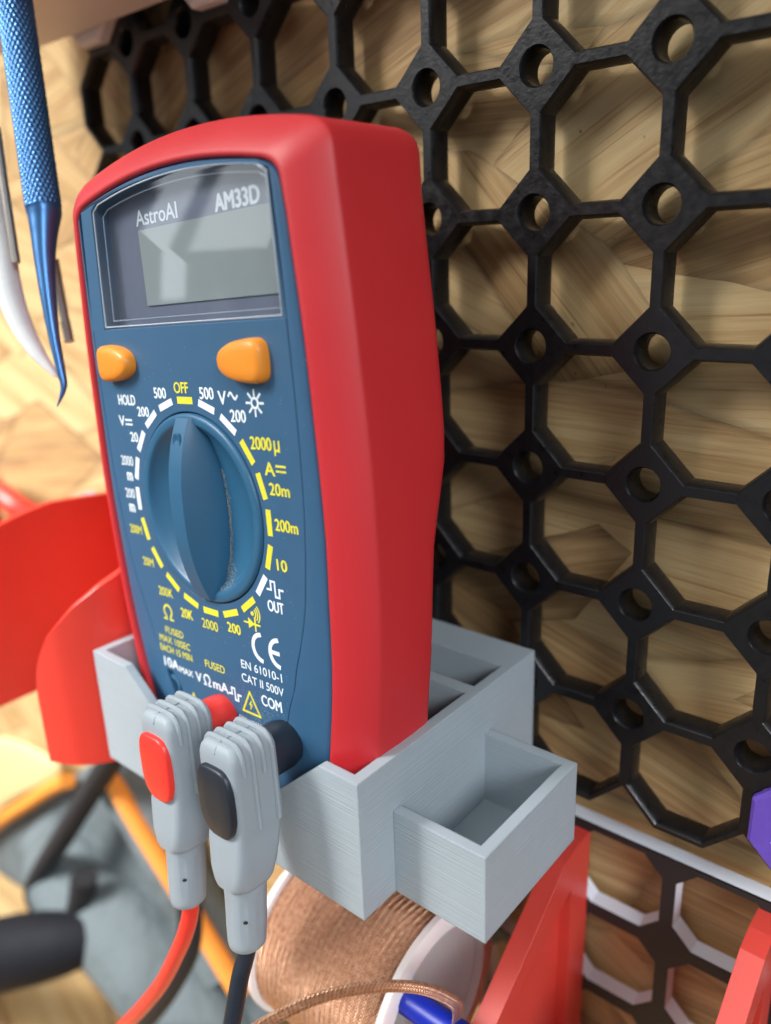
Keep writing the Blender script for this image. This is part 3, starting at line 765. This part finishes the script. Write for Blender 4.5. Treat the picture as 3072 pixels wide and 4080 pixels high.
# buttons
def button(cu_, cv, pts):
    rings = []
    for s, w in ((1.0,0.6),(1.0,-0.9),(0.97,-1.7),(0.90,-2.25),(0.78,-2.55),(0.5,-2.75)):
        rings.append([(cu_+a*s, w, cv+b*s) for a,b in pts])
    return build('button', MB().rings(rings, False, True), M['orange'], meter, smooth=True, angle=60)
def dshape(sx, sz, flip=1, n=44):
    # flat on the outer side, tapering to a blunt round tip towards the middle of the meter
    out = []
    for k in range(n):
        a = 2*PI*k/n; ca, sa = math.cos(a), math.sin(a)
        x = sx*math.copysign(abs(ca)**(0.50 if ca > 0 else 0.95), ca)
        z = sz*math.copysign(abs(sa)**(0.60 if ca > 0 else 0.80), sa)*(0.86+0.14*(x/sx))
        out.append((flip*x, z))
    return out
button(-20.4, 27.9, dshape(5.6, 4.0, -1))
button(19.5, 28.0, dshape(5.9, 4.1, 1))

# unused jack: inner sleeve
mb = MB()
ju, jv = JACKS[0]
def jr(r, w, n=28, c=JACKS[0]): return [(c[0]+r*math.cos(2*PI*k/n), w, c[1]+r*math.sin(2*PI*k/n)) for k in range(n)]
mb.rings([jr(2.7,3), jr(2.7,0.7), jr(2.5,0.4), jr(1.8,0.4), jr(1.6,0.7), jr(1.6,3)], False, False)
jack = build('jack_socket', mb, M['blue_dial'], meter, smooth=True, angle=40)
build('contact_sleeve', MB().rings([jr(1.6,1.2),jr(1.1,1.2),jr(1.1,2.5)], False, True), M['cell'], jack)
build('jack_well', MB().rings([jr(4.7,1.5,32), jr(4.7,2.6,32)], False, True), M['blue_dial'], meter, smooth=True)

# ------------------------------------------------------------------ test leads (in the meter's frame)
def test_lead(color_mat, c, label, cable):
    t = thing('test_lead', label, 'test lead', mat=MW @ Matrix.Translation(Vector((c[0],0,c[1]))*MM), group='test leads plugged into the meter')
    n = 36
    def rg(r, w): return [(r*math.cos(2*PI*k/n), w, r*math.sin(2*PI*k/n)) for k in range(n)]
    build('plug_collar', MB().rings([rg(4.2,5), rg(4.4,-0.5), rg(4.65,-1), rg(4.75,-6.4)]), color_mat, t, smooth=True, angle=50)
    # body: sections down v, rounded rectangle in (u,w)
    def rrect(hu, w0, w1, r, v, nn=6):
        pts = []
        cw = (w0+w1)/2; hw = abs(w1-w0)/2; r = min(r, hu-0.01, hw-0.01)
        for (sx, sw, a0) in ((1,1,0),(-1,1,90),(-1,-1,180),(1,-1,270)):
            for k in range(nn+1):
                a = math.radians(a0+90*k/nn)
                pts.append((sx*(hu-r)+r*math.cos(a), cw+sw*(hw-r)+r*math.sin(a), v))
        return pts
    secs = [(2.6,-7.2,-14.8,1.2,6.95),(3.9,-6.6,-15.5,1.3,6.65),(4.7,-6.2,-16.0,1.35,5.7),(5.1,-6.0,-16.2,1.35,4.4),(5.2,-6.0,-16.2,1.35,3.0),(5.2,-6.0,-16.2,1.35,0),
            (5.2,-6.0,-16.2,1.35,-8.6),(5.15,-6.0,-16.2,1.35,-9.8),(4.95,-6.3,-16.4,1.4,-10.8),(5.0,-6.7,-16.7,1.5,-12.4),(5.0,-7.2,-17.0,1.7,-15.2),(4.85,-7.8,-17.4,2.0,-18.2),(4.65,-8.1,-17.6,2.9,-20.6),(4.5,-8.3,-17.6,3.4,-21.3),(3.9,-8.9,-17.0,3.6,-21.8)]
    body = build('plug_body', MB().rings([rrect(*s) for s in secs]), M['plug_grey'], t, smooth=True, angle=42)
    # moulded ribs across the top and down both sides
    for (w, vl, vr) in ((-7.6,-4,-9.8),(-9.7,2,0.6),(-12.0,-6,-9.6),(-14.0,2,1.6)):
        path = [(-5.25,w,vl),(-5.25,w,3.0),(-5.15,w,4.5),(-4.75,w,5.8),(-3.9,w,6.75),(-2.6,w,7.05),(0,w,7.1),(2.6,w,7.05),(3.9,w,6.75),(4.75,w,5.8),(5.15,w,4.5),(5.25,w,3.0),(5.28,w,vr)]
        P = [Vector(p) for p in path]
        rr = [0.05]+[0.42]*(len(P)-2)+[0.30]
        build('rib', MB().tube(smoothpath(P,4), 0.52, 8, up=(0,1,0)), M['plug_grey'], body, smooth=True)
    # mould seam line over the top
    build('mould_seam', MB().tube([(0.2,-6.8,6.9),(0.2,-10,7.1),(0.2,-14.6,7.1),(0.2,-15.6,6.4),(0.1,-16.25,5.2)], 0.16, 6), M['plug_grey'], body, smooth=True)
    # colour insert on the outward face
    rings = []
    for s, w in ((1.0,-15.9),(1.0,-16.9),(0.96,-17.15),(0.88,-17.3),(0.4,-17.4)):
        pts = []
        for k in range(40):
            a = 2*PI*k/40; ca, sa = math.cos(a), math.sin(a)
            x = 4.75*math.copysign(abs(ca)**0.50, ca); z = 6.9*math.copysign(abs(sa)**0.62, sa)
            if sa < 0: x *= 1-0.22*abs(sa)**2
            pts.append((x*s-0.2, w, z*s-4.0))
        rings.append(pts)
    build('colour_insert', MB().rings(rings, False, True), color_mat, t, smooth=True, angle=50)
    # strain relief with flutes
    def sr(r, w, v, n=48):
        out = []
        for k in range(n):
            a = 2*PI*k/n; q = r*(1-0.055*max(0,math.cos(8*a))**4*(1 if -33.0 < v < -24 else 0))
            out.append((q*math.cos(a), w+q*math.sin(a), v))
        return out
    secs = [(3.9,-12.9,-21.0),(3.95,-12.9,-22.2),(3.95,-13.0,-23.2),(3.92,-13.05,-24.2),(3.85,-13.3,-27),(3.8,-13.6,-30),(3.65,-13.9,-33),(3.62,-13.95,-33.6),(3.5,-14,-34.6),(3.0,-14.1,-35.1)]
    secs = [(r,w,v) for r,w,v in secs]
    s_ = build('strain_relief', MB().rings([sr(*q) for q in secs]), M['plug_grey'], t, smooth=True, angle=42)
    build('vent_hole', MB().tube([(3.25,-16.1,-27.6),(3.45,-16.3,-27.6)], 0.42, 12, flat=0.6), M['matte_black'], s_)
    build('cable', MB().tube(smoothpath([Vector(p)-Vector((c[0],0,c[1])) for p in cable], 8), 1.72, 18), color_mat, t, smooth=True)
    return t
test_lead(M['plug_red'], JACKS[1], 'red test lead plugged into the middle jack of the meter', [(0.5,-14,-77),(0.5,-14,-81),(-1.6,-14.6,-87),(-5.2,-15,-93.5),(-13.3,-15.3,-105.8),(-24,-15.4,-119),(-36.5,-15,-133),(-52,-14,-150)])
test_lead(M['plug_black'], JACKS[2], 'black test lead plugged into the right jack of the meter', [(19.4,-14,-77),(19.4,-14.6,-80),(19.1,-16.5,-84.5),(19,-19.5,-92.8),(17,-21,-101),(12,-22,-115)])

# ------------------------------------------------------------------ spool of copper braid on its red bracket
SY, SZ = -36.3, -188.0
def make_spool():
    t = thing('braid_spool', 'white spool wound with copper braid under the grey holder', 'spool', (0,SY,SZ))
    n = 96
    def rg(r, x): return [(x, r*math.cos(2*PI*k/n), r*math.sin(2*PI*k/n)) for k in range(n)]
    x0, x1 = -60.0, -25.5
    drum = build('drum', MB().rings([rg(17.3,x0), rg(17.3,x1), rg(18.6,x1), rg(18.6,x0)], False, False), M['spool_white'], t, smooth=True)
    for a, b in ((x0-2.2, x0), (x1, x1+2.2)):
        build('flange', MB().rings([rg(17.6,a), rg(21.2,a), rg(21.9,a+0.4), rg(21.9,b-0.4), rg(21.2,b), rg(17.6,b), rg(17.6,a)], False, False), M['spool_white'], t, smooth=True, angle=50)
    # closed far end wall inside the drum
    build('end_wall', MB().rings([rg(17.4,x0+2), rg(17.4,x0+0.6)]), M['spool_white'], t, smooth=True)
    # braid: surface with a turn ridge every 1.55 mm, slightly irregular, wound at a small lead
    rnd = random.Random(4); bm_v = []; uvs = []
    pitch = 1.5; nx = int((x1-x0)/pitch*8); na = 120
    turns = int((x1-x0)/pitch)+3; jit = [rnd.uniform(-0.14,0.18) for _ in range(turns+4)]
    mb = MB(); vv = []
    for i in range(nx+1):
        x = x0+0.05+(x1-x0-0.1)*i/nx
        for k in range(na+1):
            a = 2*PI*k/na
            ph = (x-x0)/pitch + k/na + 0.04*math.sin(3*a+x*0.2); it = int(ph) ; f = ph-int(ph)
            prof = min(1.0, 2.2*math.sqrt(max(0, f*(1-f))))
            r = 20.1+0.65*prof+jit[it % len(jit)]*prof
            vv.append((x, r*math.cos(a), r*math.sin(a)))
    mb.v = vv
    for i in range(nx):
        for k in range(na):
            a = i*(na+1)+k; mb.f.append((a, a+1, a+na+2, a+na+1))
    o = build('copper_winding', mb, M['copper'], t, smooth=True, angle=180)
    me = o.data; uv = me.uv_layers.new(name='uv')
    for lp in me.loops:
        i, k = divmod(lp.vertex_index, na+1)
        uv.data[lp.index].uv = ((2*PI*20.5*k/na), (x0+(x1-x0)*i/nx))
    return t
make_spool()
# loose end of the braid, flat ribbon crossing in front and hooking over the flange
def ribbon(path, wd, th, up):
    P = smoothpath(path, 10); mb = MB(); rings = []; L = 0; uvr = []
    for i,p in enumerate(P):
        a = P[max(i-1,0)]; b = P[min(i+1,len(P)-1)]; t = (b-a).normalized()
        u = Vector(up[0]).lerp(Vector(up[1]), i/(len(P)-1)); u = (u-t*u.dot(t)).normalized(); nrm = t.cross(u)
        if i: L += (p-P[i-1]).length
        rings.append([p+u*a_*wd/2+nrm*b_*th/2 for a_,b_ in ((-1,-0.4),(-0.8,-1),(-0.27,-1),(-0.24,-0.6),(-0.2,-1),(0.2,-1),(0.24,-0.6),(0.27,-1),(0.8,-1),(1,-0.4),(1,0.4),(0.8,1),(0.27,1),(0.2,1),(-0.2,1),(-0.27,1),(-0.8,1),(-1,0.4))]); uvr.append(L)
    mb.rings(rings); o = build('loose_braid', mb, M['copper'], smooth=True, angle=180)
    n = 18; uv = o.data.uv_layers.new(name='uv')
    ys = [k*wd/9 for k in range(n)]
    for lp in o.data.loops:
        i, k = divmod(lp.vertex_index, n); uv.data[lp.index].uv = (uvr[min(i,len(uvr)-1)], ys[k])
    return o
RIB = [(-30,-94,-155),(-26,-88,-151),(-23,-82,-149),(-19.3,-76,-147.6),(-16,-70,-148.5),(-13,-64,-151),(-11,-58,-155.5),(-10,-53,-161),(-9.6,-49,-167),(-12,-46,-176)]
tag(ribbon(RIB, 2.5, 0.6, ((-0.2,0.2,1),(0.4,0.1,1))), 'loose end of copper braid looping across the front of the spool', 'copper braid')
tag(build('axle_rod', MB().tube([(-60,-47.2,-176.8),(-25,-47.2,-176.8),(-4,-47.2,-176.8)], 2.9, 24), M['blue_rod'], smooth=True, bevel=0.3), 'blue rod through the copper spool, resting on the red bracket', 'rod')

def make_bracket(dx, label):
    t = thing('spool_bracket', label, 'bracket', (dx,0,0), group='red triangular brackets on the grid tile')
    x0, x1 = -12.6, -8.0
    outer = [(2.7,-160.6),(-3.5,-160.3),(-9,-161.3),(-64,-199.8),(-66,-204),(-62,-207),(-55,-206.5),(2.7,-240)]
    inner = [(-5.8,-171.5),(-9,-172.5),(-26,-184.5),(-44,-198.0),(-40,-201),(-22,-206.5),(-13,-199),(-5.8,-203)]
    inner = [(-5.8,-171.0),(-7.2,-171.2),(-26,-179.6),(-45,-191.5),(-47,-196.5),(-22,-210),(-5.8,-218)]
    bm = bmesh.new()
    def lp(pts, x): return [bm.verts.new((x*MM, a*MM, b*MM)) for a,b in pts]
    for x in (x0, x1):
        A = lp(outer, x); B = lp(inner, x)
        es = [bm.edges.new((v[i], v[(i+1)%len(v)])) for v in (A,B) for i in range(len(v))]
        bmesh.ops.triangle_fill(bm, use_beauty=True, use_dissolve=True, edges=es, normal=(1,0,0))
        if x == x0: A0, B0 = A, B
    for P, Q in ((A0,A),(B0,B)):
        for i in range(len(P)): bm.faces.new((P[i], P[(i+1)%len(P)], Q[(i+1)%len(P)], Q[i]))
    bmesh.ops.recalc_face_normals(bm, faces=bm.faces)
    me = bpy.data.meshes.new('frame'); bm.to_mesh(me); bm.free(); me.materials.append(M['red_pla'])
    o = bpy.data.objects.new('frame', me); COL.objects.link(o); o.parent = t
    build('web', MB().prism(inner, 'x', x0+0.6, x0+1.8), M['red_pla'], t)
    return t
make_bracket(0, 'red triangular bracket below the grey side pocket, holding the copper spool')
make_bracket(41.5, 'red triangular bracket cut off by the right edge of the photo')

# ------------------------------------------------------------------ hanging tools at the top left
def lathe_along(name, path, radii, m, parent=None, n=28, knurl=None):
    return build(name, MB().tube(path, radii, n), m, parent, smooth=True, angle=60)
def knurled(name, p0, p1, r, m, parent):
    p0, p1 = Vector(p0), Vector(p1); t = (p1-p0).normalized(); u = Vector((1,0,0)); u = (u-t*u.dot(t)).normalized(); w = t.cross(u)
    L = (p1-p0).length; na = 120; nl = int(L/0.16); rings = []; K = 22
    for i in range(nl+1):
        s = L*i/nl; ring = []
        for k in range(na):
            a = 2*PI*k/na; q = K/(2*PI*r)*1.0*s
            f = abs(math.sin((K*a+2*PI*q*0.55)/2))*abs(math.sin((K*a-2*PI*q*0.55)/2))
            rr = r*(1-0.075+0.10*f) if 0.4 < s < L-0.4 else r*0.97
            ring.append(p0+t*s+(u*math.cos(a)+w*math.sin(a))*rr)
        rings.append(ring)
    return build(name, MB().rings(rings), m, parent, smooth=True, angle=180)
tl = thing('picking_tool', 'blue metal picking tool with knurled handle and curved needle tip, hanging at the left', 'hand tool', (0,0,0))
d0 = Vector((-130.9,-40.1,29.1)); d1 = Vector((-117.2,-48.3,-19.6)); dd = (d1-d0)
knurled('knurled_handle', d0-dd*0.25, d1, 3.75, M['blue_metal'], tl)
tp = [d1, d1+dd.normalized()*1.0, Vector((-115.9,-49.8,-25)), Vector((-114.8,-51.1,-30)), Vector((-112.6,-52.8,-38)), Vector((-110.2,-54.2,-46)), Vector((-107.9,-55.1,-52.8)), Vector((-106.9,-55.5,-55.8)), Vector((-106.8,-56.4,-58)), Vector((-107.3,-57.6,-60.3))]
rad = [3.7,3.6,2.75,2.2,1.65,1.2,0.95,0.75,0.45,0.08]
SP = smoothpath(tp, 6); RR = []
for i in range(len(SP)):
    k = i/6; a = int(min(k, len(rad)-2)); f_ = min(k-a, 1); RR.append(rad[a]*(1-f_)+rad[a+1]*f_)
build('tapered_tip', MB().tube(SP, RR, 32), M['blue_metal'], tl, smooth=True, angle=60)
t2 = thing('spudger', 'white curved plastic pick behind the blue tool at the left edge', 'hand tool', (0,0,0))
pts = [Vector(p) for p in ((-140,-48.6,-4),(-137.6,-49.7,-12),(-133.2,-51.3,-25.5),(-130.0,-52.8,-35.6),(-126.3,-53.1,-43.7),(-122.4,-52.4,-49.9),(-117.9,-50.9,-55.4))]
rad = [3.1,3.1,3.1,3.0,2.5,1.8,0.45]; SP = smoothpath(pts, 6); RR = []
for i in range(len(SP)):
    k = i/6; a = int(min(k, len(rad)-2)); f_ = min(k-a, 1); RR.append(rad[a]*(1-f_)+rad[a+1]*f_)
build('curved_tip', MB().tube(SP, RR, 24, flat=0.75), M['tip_white'], t2, smooth=True)
build('steel_insert', MB().tube([(-131.6,-48.6,-2),(-129.6,-49.9,-12.0),(-125.9,-52.0,-30.5)], 0.95, 12), M['steel'], t2, smooth=True)
mb = MB().tube([(-129.8,-40.8,-30),(-128.6,-41.3,-37),(-124.9,-42.8,-48.3)], [1.1,1.1,0.95], 16)
for k in range(5):
    q = Vector((-126.3,-42.3,-44.2)).lerp(Vector((-124.9,-42.8,-48.3)), k/4); mb.tube([q, q+Vector((0.12,-0.05,-0.4))], 1.25, 16)
tag(build('needle_file', mb, M['steel'], smooth=True), 'thin grey serrated tip just showing right of the blue tool', 'hand tool')

# ------------------------------------------------------------------ grey and orange tool bag on the bench, out of focus
bag = thing('tool_bag', 'grey fabric tool bag with orange trim and black straps at the lower left, blurred', 'bag', (-200,0,-385))
def B(p): return Vector(p)-Vector((-200,0,-385))
def pad(name, poly, thick, m, y0=None, sub=2):
    # a cushion: polygon in 3D, thickened along -y with a soft edge
    P = [B(p) for p in poly]; c = sum(P, Vector())/len(P)
    rings = []
    for s, d in ((0.0,0),(0.7,0),(1.0,0.15),(1.02,0.6),(0.86,0.95),(0.45,1.0),(0.0,1.0)):
        rings.append([c+(p-c)*max(s,0.02)+Vector((0,-thick*d,0)) for p in P])
    return build(name, MB().rings(rings), m, bag, smooth=True, subsurf=sub, angle=180)
pad('back_panel', [(-425,4,-384),(-326,4,-306),(-277,4,-271),(-222,4,-223),(-195,4,-214),(-168,4,-250),(-150,4,-272),(-130,4,-293),(-120,4,-318),(-120,3,-383),(-199,2,-383),(-217,0,-358),(-243,0,-336),(-278,0,-343),(-323,0,-352)], 9, M['cloth_grey'], sub=1)
build('rolled_side', MB().tube(smoothpath([B(p) for p in ((-278,-6,-292),(-264,-8,-296),(-238,-12,-301),(-202,-12,-304),(-173,-12,-312),(-149,-10,-325),(-130,-8,-345))]), [6]+[16]*5+[17,18,19,20,20.5,21]+[21]*37, 28, flat=1.0), M['cloth_grey'], bag, smooth=True)
build('rolled_side', MB().tube(smoothpath([B(p) for p in ((-208,-4,-222),(-201,-4,-232),(-185,-4,-246),(-168,-4,-266),(-148,-4,-290))]), 11, 24), M['cloth_grey'], bag, smooth=True)
build('orange_trim', MB().tube(smoothpath([B(p) for p in ((-216,-12,-204),(-195,-12,-226),(-180,-12,-240),(-163,-12,-254),(-149,-12,-267),(-130,-12,-284))]), 3.8, 16, flat=0.6), M['cloth_orange'], bag, smooth=True)
build('orange_trim', MB().tube(smoothpath([B(p) for p in ((-385,-8,-354),(-334,-8,-311),(-293,-8,-280),(-265,-8,-259),(-246,-8,-246))]), 3.6, 16), M['cloth_orange'], bag, smooth=True)
pad('yellow_flap', [(-350,0,-262),(-420,0,-340),(-400,0,-362),(-346,0,-312),(-306,0,-283),(-262,0,-256),(-262,0,-246),(-300,0,-252)], 4, M['cloth_yellow'], sub=1)
build('strap', MB().tube(smoothpath([B(p) for p in ((-180,-14,-196),(-189,-16,-207),(-206,-18,-228),(-226,-22,-255),(-246,-24,-280),(-257,-26,-297),(-251,-27,-306),(-236,-26,-304),(-222,-24,-290),(-216,-22,-272))]), 5.6, 14, flat=0.8), M['strap_black'], bag, smooth=True)
build('strap', MB().tube(smoothpath([B(p) for p in ((-127,-30,-226),(-126,-33,-240),(-134,-36,-258),(-148,-38,-280),(-165,-38,-301),(-184,-38,-320))]), 4.2, 14, flat=0.6), M['strap_black'], bag, smooth=True)
o = build('hose', MB().tube(smoothpath([(-370,-58,-402),(-300,-54,-352),(-250,-48,-313),(-226,-36,-302),(-208,-20,-298),(-196,-8,-301)]), [15]*16+[15,15,14.8,14.6,14.4,14.2,14,13.8]+[13.4,13,12.6,12,11.4,10.8,10,9.2]+[8.4,7.6,6.8,6,5.2,4.4,3.6,2.8]+[2], 24), M['tube_black'], smooth=True)
tag(o, 'thick black hose at the lower left corner in front of the grey bag', 'hose')
